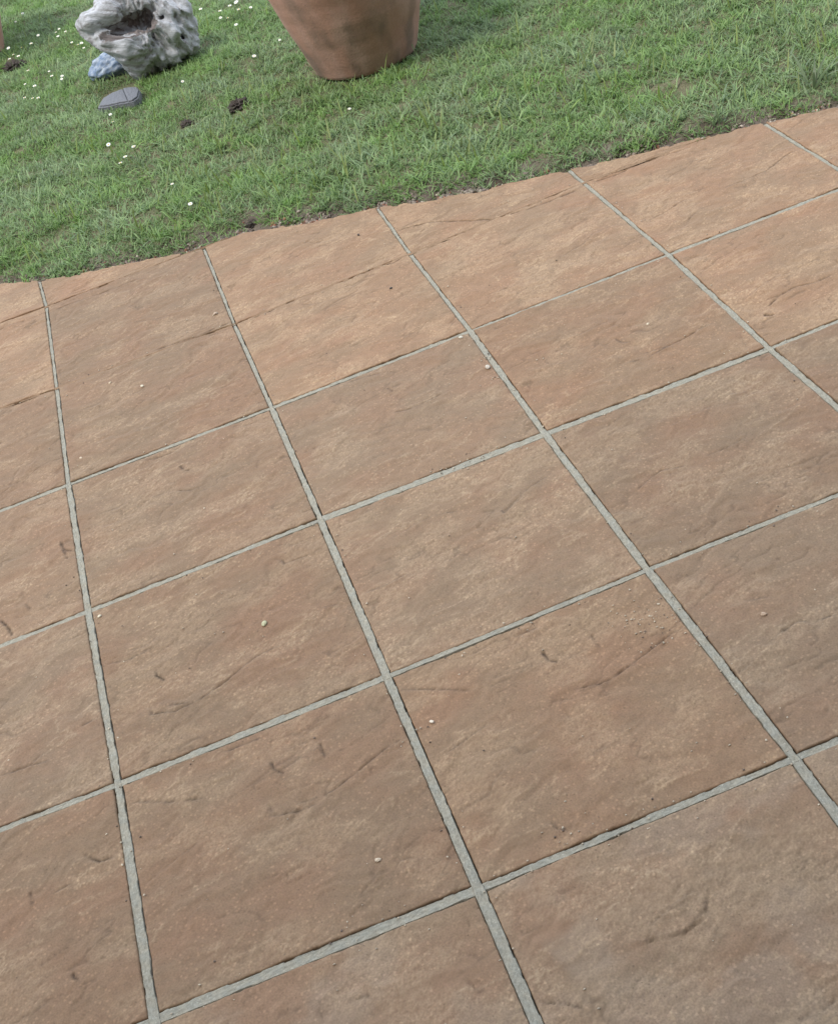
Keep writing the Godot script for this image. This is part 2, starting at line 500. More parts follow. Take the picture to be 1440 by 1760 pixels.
func mortar_line(patio: Node3D, line: int, along_row: bool) -> void:
	var v := PackedVector3Array(); var col := PackedColorArray()
	var nu := 17
	var rows := 0
	var matched := along_row and line < 0                     # tight joints near the lawn are filled in the colour of the slabs
	var seg0 := -3; var seg1 := 6
	if not along_row: seg0 = -4; seg1 = 6
	for seg in range(seg0, seg1):
		var k0 := Vector2i(seg, line) if along_row else Vector2i(line, seg)
		var k1 := Vector2i(seg + 1, line) if along_row else Vector2i(line, seg + 1)
		if not (nodes.has(k0) and nodes.has(k1)): continue
		var w := joint_width(seg, line, true) if along_row else joint_width(line, seg, false)
		w += 0.008 if matched else 0.004
		var pa: Vector2 = nodes[k0]; var pb: Vector2 = nodes[k1]
		var n := 110
		for q in n + (1 if seg == seg1 - 1 else 0):
			var c := pa.lerp(pb, float(q) / n)
			if c.y < edge_at(c.x) + 0.003: continue
			for p in nu:
				var t := p / (nu - 1.0) * 2.0 - 1.0
				var at := c + (Vector2(0, t * w / 2) if along_row else Vector2(t * w / 2, 0))
				var big: float = nz.mortar.get_noise_2d(at.x, at.y)
				var fine: float = nz.grit.get_noise_2d(at.x * 1.7, at.y * 1.7)
				var y := -0.0009 + 0.0009 * big + 0.0005 * fine - 0.0006 * (1.0 - t * t)
				if along_row: y -= 0.0003
				# it has shrunk away from one side and left a gap there
				var inner := (1.0 - absf(t)) * w / 2 - 0.002
				var open: float = nz.gap.get_noise_2d(at.x * (1.0 if along_row else 0.6), at.y * (0.6 if along_row else 1.0))
				var upper := t < 0.0 if along_row else t > 0.0
				var reach := 0.0018 * clampf((0.35 if upper else -0.15) + 1.5 * open, 0.0, 1.0)
				if inner < reach: y -= 0.011
				elif inner < 0.0: y -= 0.001
				if matched: y = -0.0006 + 0.0004 * fine - 0.006 * smoothstep(0.12, 0.3, open) * smoothstep(0.75, 0.3, absf(t))
				var cc := Vector3(0.385, 0.362, 0.292).lerp(Vector3(0.330, 0.323, 0.272), clampf(0.5 + 1.2 * big, 0.0, 1.0)) * (1.0 + 0.10 * big + 0.30 * fine)
				if matched: cc = Vector3(0.304, 0.205, 0.130) * (1.0 + 0.2 * fine)
				v.append(Vector3(at.x, y, at.y))
				col.append(Color(cc.x, cc.y, cc.z))
			rows += 1
	if rows < 4: return
	var m: ArrayMesh
	if along_row:                                             # rows run along x: turn the grid so that faces look up
		var idx := PackedInt32Array()
		for r in rows - 1:
			for p in nu - 1:
				var k := r * nu + p
				idx.append_array([k, k + nu, k + 1, k + 1, k + nu, k + nu + 1])
		m = mesh_of(v, smooth_normals(v, idx), col, idx)
	else:
		m = grid_mesh(v, col, nu, rows)
	put("mortar_joint", m, M.mortar, patio)


# ---------------------------------------------------------------- lawn
func build_ground() -> void:
	var x0 := -3.0; var z0 := -7.0; var cell := 0.022
	var nu := int(8.0 / cell); var nv := int(7.6 / cell)
	var v := PackedVector3Array(); var col := PackedColorArray()
	v.resize(nu * nv); col.resize(nu * nv)
	for q in nv:
		for p in nu:
			var x := x0 + p * cell; var z := z0 + q * cell
			var y := soil_y(x, z)
			if p == 0 or q == 0 or p == nu - 1 or q == nv - 1: y = -0.058
			v[q * nu + p] = Vector3(x, y, z)
			var t: float = clampf(0.5 + 0.9 * nz.soil.get_noise_2d(x * 0.7, z * 0.7), 0.0, 1.0)
			var s := edge_at(x) - z
			var moss: float = smoothstep(0.05, 0.14, s + 0.05 * nz.soil.get_noise_2d(x, z))
			var c := Vector3(0.12, 0.095, 0.075).lerp(Vector3(0.22, 0.185, 0.15), t).lerp(Vector3(0.15, 0.18, 0.08).lerp(Vector3(0.24, 0.22, 0.13), t), 0.75 * moss)
			col[q * nu + p] = Color(c.x, c.y, c.z)
	var o := put("lawn_soil", grid_mesh(v, col, nu, nv), M.soil)
	o.set_meta("kind", "structure")
	var far := PlaneMesh.new()
	far.size = Vector2(600, 600)
	var fm := std(Color(0.07, 0.11, 0.04).linear_to_srgb(), 1.0, false)
	var gp := put("ground", far, fm)
	gp.position.y = -0.062
	gp.set_meta("kind", "structure")

func blade(v: PackedVector3Array, n: PackedVector3Array, c: PackedColorArray, idx: PackedInt32Array, root: Vector3, yaw: float, lean: float, droop: float, length: float, width: float, color: Color, seg := 4) -> void:
	var dir := Vector3(cos(yaw), 0, sin(yaw))
	var side := Vector3(-dir.z, 0, dir.x)
	var twist := rng.randf_range(-0.5, 0.5)
	var at := root
	var first := v.size()
	for k in seg + 1:
		var t := float(k) / seg
		var ang := lean + droop * t * t
		var fwd := dir * sin(ang) + Vector3.UP * cos(ang)
		var s := side.rotated(fwd, twist * t)
		var w := width * 0.5 * (1.0 - pow(t, 2.2)) * (0.75 + 0.25 * minf(1.0, t * 4.0))
		var up := fwd.cross(s)
		if k == seg:
			v.append(at); n.append(up); c.append(color)
		else:
			v.append(at - s * w); v.append(at + s * w)
			n.append(up); n.append(up); c.append(color); c.append(color)
			at += fwd * (length / seg)
	for k in seg - 1:
		var a := first + k * 2
		idx.append_array([a, a + 1, a + 2, a + 1, a + 3, a + 2])
	var e := first + (seg - 1) * 2
	idx.append_array([e, e + 1, e + 2])

func tuft(blades: int, spread: float, lmin: float, lmax: float, width: float, flat: float, straw: float) -> ArrayMesh:
	var v := PackedVector3Array(); var n := PackedVector3Array(); var c := PackedColorArray(); var idx := PackedInt32Array()
	for k in blades:
		var yaw := rng.randf() * TAU
		var rr := spread * sqrt(rng.randf())
		var ra := rng.randf() * TAU
		var tone := rng.randf_range(0.55, 1.45)
		var col := Color(tone * rng.randf_range(0.85, 1.2), tone, tone * rng.randf_range(0.7, 1.3))
		if rng.randf() < straw: col = Color(2.4, 1.35, 2.0) * rng.randf_range(0.7, 1.2)
		blade(v, n, c, idx, Vector3(cos(ra) * rr, -0.004, sin(ra) * rr), yaw, rng.randf_range(flat * 0.3, flat), rng.randf_range(0.2, 1.5), rng.randf_range(lmin, lmax), width * rng.randf_range(0.6, 1.25), col)
	return mesh_of(v, smooth_normals(v, idx), c, idx)

func scatter(called: String, mesh: Mesh, places: Array, colors: Array, mat: Material, label: String, category: String) -> void:
	var mm := MultiMesh.new()
	mm.transform_format = MultiMesh.TRANSFORM_3D
	mm.use_colors = true
	mm.mesh = mesh
	mm.instance_count = places.size()
	for k in places.size():
		mm.set_instance_transform(k, places[k])
		mm.set_instance_color(k, colors[k])
	var o := MultiMeshInstance3D.new()
	o.name = numbered(called)
	o.multimesh = mm
	o.material_override = mat
	add_child(o)
	tag(o, label, category, "", "stuff")

var bare: Array = []                                          # spots where no grass stands: [x, z, radius]

func lawn_spots(count: int, keep: Callable) -> Array:
	var out: Array = []
	for k in count:
		var x := rng.randf_range(-1.6, 3.9)
		var z := rng.randf_range(-6.6, 0.3)
		var s := edge_at(x) - z
		if s < 0.008: continue
		# full cover where the photograph looks, half of it around
		var rel := Vector3(x, 0, z) - EYE
		var dz := rel.dot(CZ)
		var u := PX + F * rel.dot(CX) / dz
		var w := PY + F * rel.dot(CY) / dz
		var inside := u > -150 and u < 1590 and w > -120
		if not inside and rng.randf() > 0.4: continue
		var ok := true
		for b in bare:
			var d := Vector2(x - b[0], z - b[1]).length()
			if d < b[2] * (1.0 + 0.35 * nz.soil.get_noise_2d(x * 3.0, z * 3.0)) and rng.randf() < b[3]:
				ok = false
				break
		if ok and keep.call(x, z, s): out.append(Vector2(x, z))
	return out

func place(spots: Array, smin: float, smax: float, tilt := 0.25) -> Array:
	var out: Array = []
	for q in spots:
		var b := Basis(Vector3.UP, rng.randf() * TAU).rotated(Vector3.RIGHT, rng.randf_range(-tilt, tilt)).rotated(Vector3.BACK, rng.randf_range(-tilt, tilt))
		out.append(Transform3D(b.scaled(Vector3.ONE * rng.randf_range(smin, smax)), Vector3(q.x, soil_y(q.x, q.y), q.y)))
	return out

func grass_color(q: Vector2) -> Color:
	var a: float = nz.lawn_hue.get_noise_2d(q.x, q.y)
	var b: float = nz.lawn_pale.get_noise_2d(q.x, q.y)
	var c := Vector3(0.200, 0.297, 0.118)
	c = c.lerp(Vector3(0.205, 0.345, 0.088), clampf(0.5 + 1.6 * a, 0.0, 1.0) * 0.7)
	c = c.lerp(Vector3(0.265, 0.352, 0.190), clampf(0.35 + 1.7 * b, 0.0, 1.0) * 0.7)
	c *= rng.randf_range(0.86, 1.4)
	return Color(c.x, c.y, c.z)

func build_grass() -> void:
	var near_edge := func(x: float, z: float, s: float) -> bool:
		var lim: float = 0.011 + 0.026 * nz.soil.get_noise_1d(x * 1.2)
		return s > lim and rng.randf() < smoothstep(0.0, 0.05, s - lim + 0.012)
	# the sward
	for k in 4:
		var m := tuft(18, 0.024, 0.014, 0.036, 0.0031, 1.35, 0.07)
		var spots := lawn_spots(26000, near_edge)
		scatter("lawn_grass", m, place(spots, 0.7, 1.25), spots.map(grass_color), M.grass, ["short dense green grass of the lawn", "short mid green grass mixed through the lawn", "fine matted grass filling the lawn", "low leaning grass blades filling the lawn"][k], "grass")
	# longer, paler blades, thicker in a band behind the paving
	for k in 2:
		var m := tuft(4, 0.028, 0.032, 0.072, 0.0050, 1.25, 0.12)
		var spots := lawn_spots(15000, func(x: float, z: float, s: float) -> bool:
			var dens: float = 0.22 + 0.75 * smoothstep(0.06, 0.16, s) * smoothstep(1.1, 0.5, s) * smoothstep(-0.1, 0.6, x) + 0.6 * nz.lawn_pale.get_noise_2d(x * 1.5, z * 1.5)
			return s > 0.05 and rng.randf() < dens)
		scatter("long_grass", m, place(spots, 0.7, 1.15), spots.map(grass_color), M.grass, ["longer pale green blades standing above the short grass", "long arching grass blades behind the paving edge"][k], "grass")
	# dead straw lying in the sward
	var dry := tuft(5, 0.03, 0.02, 0.05, 0.0022, 1.6, 1.0)
	var ds := lawn_spots(5200, func(x: float, z: float, s: float) -> bool: return rng.randf() < 0.35 + (0.6 if s < 0.09 else 0.0) + 0.6 * nz.lawn_hue.get_noise_2d(x * 2.0 + 5.0, z * 2.0))
	scatter("dry_grass", dry, place(ds, 0.6, 1.1), ds.map(func(_q): var t := rng.randf_range(0.6, 1.1); return Color(0.19 * t, 0.26 * t, 0.125 * t)), M.grass, "dry straw coloured grass bits lying in the lawn", "dry grass")

func lump(radius: float, detail: int, rough: float, freq: float, seed_at: float, squash := Vector3.ONE) -> ArrayMesh:
	var s := SphereMesh.new()
	s.radius = radius; s.height = radius * 2; s.radial_segments = detail * 2; s.rings = detail
	var st := SurfaceTool.new()
	st.create_from(s, 0)
	var a := st.commit_to_arrays()
	var v: PackedVector3Array = a[Mesh.ARRAY_VERTEX]
	for k in v.size():
		var d := v[k].normalized()
		var q := d * freq + Vector3(seed_at, seed_at * 1.7, -seed_at)
		v[k] = d * radius * (1.0 + rough * nz.lump.get_noise_3dv(q) + 0.35 * rough * nz.lump.get_noise_3dv(q * 3.1)) * squash
	var idx: PackedInt32Array = a[Mesh.ARRAY_INDEX]
	# weld the seam and the poles for smooth shading
	var n := smooth_normals(v, idx)
	var sum := {}
	for k in v.size():
		var key := Vector3i((v[k] * 200000.0).round())
		sum[key] = sum.get(key, Vector3.ZERO) + n[k]
	for k in v.size(): n[k] = sum[Vector3i((v[k] * 200000.0).round())].normalized()
	return mesh_of(v, n, PackedColorArray(), idx)

func build_litter() -> void:
	# soil crumbs and dead leaf bits in the strip between paving and grass
	var crumb := lump(0.0045, 5, 0.5, 1.6, 3.0, Vector3(1, 0.7, 1))
	var pl: Array = []; var cl: Array = []
	for k in 9000:
		var x := rng.randf_range(-0.9, 2.9)
		var s := absf(rng.randfn(0.012, 0.022))
		if s > 0.075 or s < 0.0015: continue
		if nz.soil.get_noise_1d(x * 0.9 + 40.0) + 0.35 < s * 8.0: continue
		var z := edge_at(x) - s
		var k2 := rng.randf_range(0.3, 1.25)
		pl.append(Transform3D(Basis(Vector3(rng.randf() - 0.5, rng.randf() - 0.5, rng.randf() - 0.5).normalized(), rng.randf() * TAU).scaled(Vector3.ONE * k2), Vector3(x, soil_y(x, z) + 0.0015, z)))
		var t := rng.randf_range(0.5, 1.5)
		var c := Vector3(0.17, 0.135, 0.11) * t
		if rng.randf() < 0.22: c = Vector3(0.30, 0.26, 0.21) * t
		elif rng.randf() < 0.12: c = Vector3(0.22, 0.10, 0.06) * t
		cl.append(Color(c.x, c.y, c.z))
	scatter("soil_crumbs", crumb, pl, cl, M.plain, "dark soil crumbs and grit along the paving edge", "soil")
	# pale grit sprinkled over the slabs
	var grain := lump(0.0016, 4, 0.5, 1.4, 8.0, Vector3(1, 0.6, 1))
	var gp: Array = []; var gc: Array = []
	var piles := [[1120, 1062, 0.05, 40], [1150, 1085, 0.05, 25], [1090, 1075, 0.06, 20], [900, 1075, 0.02, 8], [840, 615, 0.015, 14], [850, 650, 0.012, 10], [1260, 590, 0.04, 10], [780, 810, 0.04, 12], [820, 785, 0.03, 12], [345, 1070, 0.2, 14], [660, 1600, 0.05, 12], [560, 1620, 0.04, 12], [1080, 1390, 0.05, 16], [980, 1440, 0.05, 12]]
	for q in piles:
		var w := g(q[0], q[1])
		for k in q[3]:
			gp.append(Vector3(w.x + rng.randfn(0, q[2] * 0.6), 0, w.z + rng.randfn(0, q[2] * 0.6)))
	for k in 420: gp.append(Vector3(rng.randf_range(-0.6, 2.3), 0, rng.randf_range(-0.9, 1.8)))
	for k in 620:                                             # sand washed up along the joints
		var jj := rng.randi_range(-1, 4); var ii := rng.randi_range(-1, 3)
		var p0: Vector2 = nodes[Vector2i(jj, ii)]
		var row := rng.randf() < 0.5
		var p1: Vector2 = nodes[Vector2i(jj + 1, ii) if row else Vector2i(jj, ii + 1)]
		var q := p0.lerp(p1, rng.randf())
		var off := (0.008 + absf(rng.randfn(0, 0.008))) * (1.0 if rng.randf() < 0.5 else -1.0)
		gp.append(Vector3(q.x + (0.0 if row else off), 0, q.y + (off if row else 0.0)))
	var gt: Array = []
	for p in gp:
		if p.z < edge_at(p.x) + 0.02: continue
		var k3 := rng.randf_range(0.35, 1.1)
		gt.append(Transform3D(Basis(Vector3.UP, rng.randf() * TAU).scaled(Vector3(k3, k3, k3 * rng.randf_range(0.6, 1.2))), Vector3(p.x, 0.0008, p.z)))
		var t2 := rng.randf_range(0.7, 1.25)
		var cc := Vector3(0.42, 0.36, 0.275) * t2
		if rng.randf() < 0.2: cc = Vector3(0.12, 0.09, 0.07) * t2
		gc.append(Color(cc.x, cc.y, cc.z))
	scatter("grit", grain, gt, gc, M.plain, "pale sand grit scattered over the slabs", "grit")
	# stones one can pick out
	var stones := [[455, 1073, 0.0062, Vector3(0.42, 0.42, 0.27), "greenish oval pebble lying on a slab"], [742, 1241, 0.0036, Vector3(0.66, 0.60, 0.50), "small cream pebble alone on a slab between wide joints"], [371, 540, 0.0060, Vector3(0.42, 0.33, 0.25), "light brown pebble near a dark slab split by the lawn"],
		[190, 659, 0.0045, Vector3(0.45, 0.36, 0.25), "tan pebble beside a white pebble on a slab"], [245, 664, 0.0040, Vector3(0.62, 0.58, 0.46), "white pebble beside a tan pebble on a slab"], [672, 496, 0.0040, Vector3(0.06, 0.05, 0.045), "tiny black stone on the slab by the thin joint"], [616, 404, 0.0038, Vector3(0.06, 0.05, 0.045), "tiny black stone near the lawn edge of a slab"],
		[1312, 1057, 0.0050, Vector3(0.38, 0.28, 0.20), "pinkish pebble among grit by a wide joint"], [172, 1060, 0.0040, Vector3(0.60, 0.55, 0.42), "pale pebble beside a mortar crossing"], [838, 632, 0.0065, Vector3(0.46, 0.42, 0.36), "crumb of mortar beside a joint"], [792, 581, 0.0048, Vector3(0.52, 0.50, 0.42), "crumb of mortar under a joint crossing"], [1113, 558, 0.004, Vector3(0.55, 0.48, 0.36), "cream grain on the slab below a thin joint"], [140, 788, 0.004, Vector3(0.56, 0.46, 0.34), "buff grain on a slab near the crossing"], [650, 1479, 0.0045, Vector3(0.5, 0.42, 0.32), "buff grain in the worn patch of a slab"]]
	var kk := 0
	for q in stones:
		kk += 1
		var at := g(q[0], q[1])
		var o := put("pebble", lump(q[2] * 0.78, 9, 0.35, 1.2, 20.0 + kk * 3.0, Vector3(1.25, 0.62, 0.9)), std(Color(q[3].x, q[3].y, q[3].z).linear_to_srgb(), 0.8, false))
		o.position = Vector3(at.x, q[2] * 0.33, at.z)
		o.rotation.y = kk * 1.1
		tag(o, q[4], "pebble", "pebbles on the paving")

func build_clods() -> void:
	var list := [[412, 190, 0.028, "dark soil clod in the grass in front of the big pot"], [322, 214, 0.018, "small brown worm cast of soil in the grass"], [28, 119, 0.034, "dark soil heap at the foot of the pot behind the stump"], [432, 383, 0.013, "round grey soil lump at the paving edge"]]
	var kk := 0
	for q in list:
		kk += 1
		var at := g(q[0], q[1])
		var m := lump(q[2], 22, 0.75, 2.3, 50.0 + kk * 7.0, Vector3(1.25, 0.55, 1.0))
		var o := put("soil_clod", m, M.soil_clod)
		o.position = Vector3(at.x, soil_y(at.x, at.z) + q[2] * 0.18, at.z)
		o.rotation.y = kk * 0.9
		tag(o, q[3], "soil clod", "soil clods on the lawn")

func daisy_proto(at: Vector3, lean: float, turn: float, size: float) -> void:
	var o := base("daisy", at, turn)
	tag(o, "tiny white daisy open in the lawn", "daisy", "daisies in the lawn")
	if not M.has("daisy_head"):
		var v := PackedVector3Array(); var idx := PackedInt32Array()
		for k in 13:
			var a := k * TAU / 13.0
			var d := Vector3(cos(a), 0, sin(a)); var s := Vector3(-d.z, 0, d.x)
			var f := v.size()
			v.append_array([d * 0.0022 - s * 0.0006, d * 0.0022 + s * 0.0006, d * 0.0062 + s * 0.0012 + Vector3.UP * 0.0012, d * 0.0062 - s * 0.0012 + Vector3.UP * 0.0012, d * 0.0082 + Vector3.UP * 0.0010])
			idx.append_array([f, f + 2, f + 1, f, f + 3, f + 2, f + 3, f + 4, f + 2])
		M.daisy_head = mesh_of(v, smooth_normals(v, idx), PackedColorArray(), idx)
		M.daisy_eye = lump(0.0026, 6, 0.2, 2.0, 4.0, Vector3(1, 0.6, 1))
		var c := CylinderMesh.new()
		c.top_radius = 0.0006; c.bottom_radius = 0.0007; c.height = 0.055; c.radial_segments = 6; c.rings = 1
		M.daisy_stem = c
		M.petal = std(Color(0.86, 0.86, 0.84).linear_to_srgb(), 0.6, false)
		M.eye = std(Color(0.72, 0.50, 0.06).linear_to_srgb(), 0.8, false)
		M.stem = std(Color(0.10, 0.17, 0.05).linear_to_srgb(), 0.6, false)
	var st := put("stem", M.daisy_stem, M.stem, o)
	st.position.y = 0.0275
	var h := put("petals", M.daisy_head, M.petal, o)
	h.position.y = 0.0555
	h.rotation.x = lean
	h.scale = Vector3.ONE * size
	var e := put("eye", M.daisy_eye, M.eye, o)
	e.position.y = 0.0562
	e.scale = Vector3.ONE * size

func build_daisies() -> void:
	var a := [[92, 122], [135, 78], [228, 210], [335, 197], [345, 217], [352, 175], [425, 250], [465, 268], [483, 255], [188, 262], [131, 283], [82, 323], [115, 340], [62, 353], [55, 290], [172, 425], [295, 430], [310, 455], [373, 460], [371, 478], [150, 498], [210, 515], [151, 585], [198, 587], [230, 583], [658, 690], [1082, 495], [795, 870], [672, 730], [1300, 72], [1303, 112], [1345, 113], [1408, 60], [1355, 35], [1190, 73], [1155, 127], [1395, 12], [1300, 8], [390, 190], [500, 293]]
	var px: Array = a.map(func(q): return [q[0] * 0.2917, q[1] * 0.2917])
	px.append_array([[37, 62], [107, 45], [22, 150], [275, 230], [125, 325], [690, 650], [20, 20]].map(func(q): return [400 + q[0] * 0.2917, q[1] * 0.2917]))
	px.append_array([[625, 93], [603, 127], [665, 42], [862, 240], [950, 335], [545, 40]].map(func(q): return [q[0] * 0.347, 240 + q[1] * 0.347]))
	for q in px:
		var at := g(q[0], q[1], 0.056)
		at.y = soil_y(at.x, at.z)
		daisy_proto(at, rng.randf_range(-0.2, 0.5), rng.randf() * 0.6 - 0.3, rng.randf_range(0.6, 0.95))


# ---------------------------------------------------------------- the pots
func lathe(profile: Array, seg: int, wobble: float, paint: Callable) -> ArrayMesh:
	var v := PackedVector3Array(); var col := PackedColorArray()
	for q in profile:
		for k in seg + 1:
			var a := -k * TAU / seg
			var d := Vector3(cos(a), 0, sin(a))
			var r: float = q[0] * (1.0 + wobble * nz.clay.get_noise_3d(d.x * 0.12, q[1], d.z * 0.12))
			v.append(d * r + Vector3.UP * q[1])
			col.append(paint.call(d, q[1]))
	var idx := PackedInt32Array()
	var nu := seg + 1
	for j in profile.size() - 1:
		for i in seg:
			var a2 := j * nu + i
			idx.append_array([a2, a2 + nu, a2 + 1, a2 + 1, a2 + nu, a2 + nu + 1])
	var n := smooth_normals(v, idx)
	for j in profile.size():
		var w := (n[j * nu] + n[j * nu + seg]).normalized()
		n[j * nu] = w; n[j * nu + seg] = w
	return mesh_of(v, n, col, idx)

func build_pot(at: Vector3, size: float, turn: float, label: String) -> void:
	var o := base("terracotta_pot", at, turn)
	tag(o, label, "plant pot", "terracotta pots on the lawn")
	var wall: Array = [[0.02, 0.004], [0.154, 0.002], [0.160, 0.006]]
	for k in range(1, 47):
		var h := 0.40 * k / 46.0
		var r := 0.162 + 0.369 * h - 0.21 * h * h
		wall.append([r + 0.0003 * sin(h * 150.0) + 0.0006 * sin(h * 47.0), h])
	var top := 0.162 + 0.369 * 0.4 - 0.21 * 0.16
	wall.append_array([[top - 0.018, 0.402], [top - 0.020, 0.38], [0.20, 0.2], [0.15, 0.03]])
	var paint := func(d: Vector3, h: float) -> Color:
		var streak: float = nz.streak.get_noise_3d(d.x, h * 2.2, d.z)
		var blot: float = nz.blot.get_noise_3d(d.x, h * 2.6, d.z)
		var c := Vector3(0.49, 0.280, 0.205).lerp(Vector3(0.54, 0.350, 0.28), clampf(0.4 + 1.2 * streak, 0.0, 1.0))
		c = c.lerp(Vector3(0.23, 0.165, 0.125), clampf(0.1 + 1.9 * blot, 0.0, 0.8))
		return Color(c.x, c.y, c.z)
	put("wall", lathe(wall, 120, 0.012, paint), M.clay, o)
	var rim: Array = []
	for k in 13:
		var a := -PI / 2 + PI * k / 12.0
		rim.append([top + 0.004 + 0.016 * cos(a), 0.388 + 0.024 * sin(a)])
	rim.append([top - 0.016, 0.412]); rim.append([top - 0.018, 0.36])
	put("rim", lathe(rim, 120, 0.006, paint), M.clay, o)
	var soil: Array = []
	for k in 12: soil.append([(top - 0.012) * (1.0 - k / 11.0), 0.365 + 0.004 * sin(k * 2.1) + 0.002 * k])
	put("soil", lathe(soil, 60, 0.02, func(_d, _h): return Color(0.06, 0.045, 0.035)), M.soil_clod, o)
	o.scale = Vector3.ONE * size


# ---------------------------------------------------------------- driftwood
func cap(p: Vector3, a: Vector3, b: Vector3, ra: float, rb: float) -> float:
	var ab := b - a
	var t := clampf((p - a).dot(ab) / ab.length_squared(), 0.0, 1.0)
	return (p - a - ab * t).length() - lerpf(ra, rb, t)

func smin(a: float, b: float, k: float) -> float:
	var h := maxf(k - absf(a - b), 0.0) / k
	return minf(a, b) - h * h * k * 0.25

func wood_hollow(p: Vector3) -> float:
	return minf(minf(cap(p, Vector3(-0.062, 0.186, 0.090), Vector3(0.013, 0.182, 0.085), 0.020, 0.031), cap(p, Vector3(0.013, 0.179, 0.085), Vector3(0.090, 0.182, 0.075), 0.031, 0.036)), cap(p, Vector3(-0.025, 0.176, 0.045), Vector3(0.083, 0.176, 0.030), 0.020, 0.036))

func wood_base(p: Vector3) -> float:
	var d := cap(p, Vector3(-0.096, 0.226, 0.035), Vector3(-0.017, 0.233, 0.030), 0.032, 0.040)   # cheek
	d = smin(d, cap(p, Vector3(-0.120, 0.221, 0.020), Vector3(-0.083, 0.217, 0.030), 0.019, 0.030), 0.020)   # left tip
	d = smin(d, cap(p, Vector3(-0.122, 0.194, 0.025), Vector3(-0.064, 0.160, 0.060), 0.017, 0.030), 0.008)   # lip
	d = smin(d, cap(p, Vector3(-0.064, 0.160, 0.060), Vector3(-0.003, 0.127, 0.070), 0.030, 0.045), 0.020)   # band
	d = smin(d, cap(p, Vector3(-0.003, 0.127, 0.070), Vector3(0.058, 0.122, 0.070), 0.045, 0.032), 0.020)   # band
	d = smin(d, cap(p, Vector3(-0.026, 0.131, 0.040), Vector3(0.014, 0.066, 0.040), 0.043, 0.047), 0.030)   # belly
	d = smin(d, cap(p, Vector3(0.009, 0.073, 0.030), Vector3(0.007, 0.025, 0.025), 0.043, 0.032), 0.030)   # foot
	d = smin(d, cap(p, Vector3(0.068, 0.146, -0.060), Vector3(0.060, 0.057, -0.030), 0.077, 0.072), 0.030)   # core
	d = smin(d, cap(p, Vector3(-0.06, 0.190, -0.01), Vector3(0.03, 0.16, -0.05), 0.030, 0.045), 0.03)   # back of the hollow
	d = smin(d, cap(p, Vector3(-0.013, 0.248, 0.000), Vector3(0.134, 0.214, 0.010), 0.043, 0.036), 0.020)   # ridge
	d = smin(d, cap(p, Vector3(0.063, 0.270, -0.030), Vector3(0.121, 0.303, -0.050), 0.051, 0.030), 0.030)   # ridge top
	d = smin(d, cap(p, Vector3(0.123, 0.209, 0.010), Vector3(0.161, 0.183, 0.030), 0.028, 0.028), 0.012)   # bridge
	d = smin(d, cap(p, Vector3(0.155, 0.182, 0.035), Vector3(0.218, 0.167, 0.030), 0.030, 0.028), 0.010)   # knot
	d = smin(d, cap(p, Vector3(0.216, 0.159, 0.025), Vector3(0.227, 0.108, 0.020), 0.030, 0.032), 0.012)   # knot r
	d = smin(d, cap(p, Vector3(0.115, 0.155, 0.060), Vector3(0.157, 0.121, 0.060), 0.028, 0.034), 0.008)   # knot mid
	d = smin(d, cap(p, Vector3(0.159, 0.108, 0.040), Vector3(0.192, 0.061, 0.020), 0.047, 0.047), 0.020)   # mass
	d = smin(d, cap(p, Vector3(0.075, 0.084, 0.050), Vector3(0.137, 0.054, 0.045), 0.038, 0.038), 0.012)   # low
	d = smin(d, cap(p, Vector3(0.057, 0.057, 0.045), Vector3(0.051, 0.022, 0.040), 0.026, 0.013), 0.006)   # splinter
	d = smin(d, cap(p, Vector3(0.085, 0.052, 0.045), Vector3(0.093, 0.016, 0.035), 0.026, 0.013), 0.006)   # splinter
	d = smin(d, cap(p, Vector3(0.119, 0.039, 0.040), Vector3(0.132, 0.012, 0.030), 0.026, 0.013), 0.006)   # splinter
	d = smin(d, cap(p, Vector3(0.026, 0.040, 0.030), Vector3(0.040, 0.008, 0.020), 0.026, 0.017), 0.010)   # foot2
	d = smin(d, cap(p, Vector3(0.162, 0.037, 0.010), Vector3(0.176, 0.013, 0.000), 0.034, 0.017), 0.015)   # right foot
	d = maxf(d, -wood_hollow(p))
	d = maxf(d, -cap(p, Vector3(0.186, 0.164, 0.070), Vector3(0.188, 0.159, 0.048), 0.013, 0.009))   # eye
	d = maxf(d, -cap(p, Vector3(0.148, 0.174, 0.075), Vector3(0.150, 0.169, 0.050), 0.011, 0.009))   # eye
	d = maxf(d, -cap(p, Vector3(0.066, 0.150, 0.100), Vector3(0.099, 0.136, 0.090), 0.011, 0.009))   # nick
	d = maxf(d, -cap(p, Vector3(0.184, 0.095, 0.070), Vector3(0.198, 0.078, 0.050), 0.009, 0.009))   # nick
	d = maxf(d, -cap(p, Vector3(-0.113, 0.215, 0.075), Vector3(-0.041, 0.182, 0.085), 0.009, 0.011))   # notch
	d = maxf(d, -cap(p, Vector3(0.124, 0.107, 0.100), Vector3(0.154, 0.090, 0.085), 0.009, 0.006))   # nick
	return d

func wood_flow(p: Vector3) -> Vector3:                        # coordinates stretched along the grain
	var left := Vector3(0.93, -0.36, 0.1).normalized()
	var right := Vector3(0.45, -0.88, 0.1).normalized()
	var t := smoothstep(0.02, 0.11, p.x)
	var f := left.lerp(right, t).normalized()
	var al := p.dot(f)
	return p - f * al * lerpf(0.93, 0.82, t)

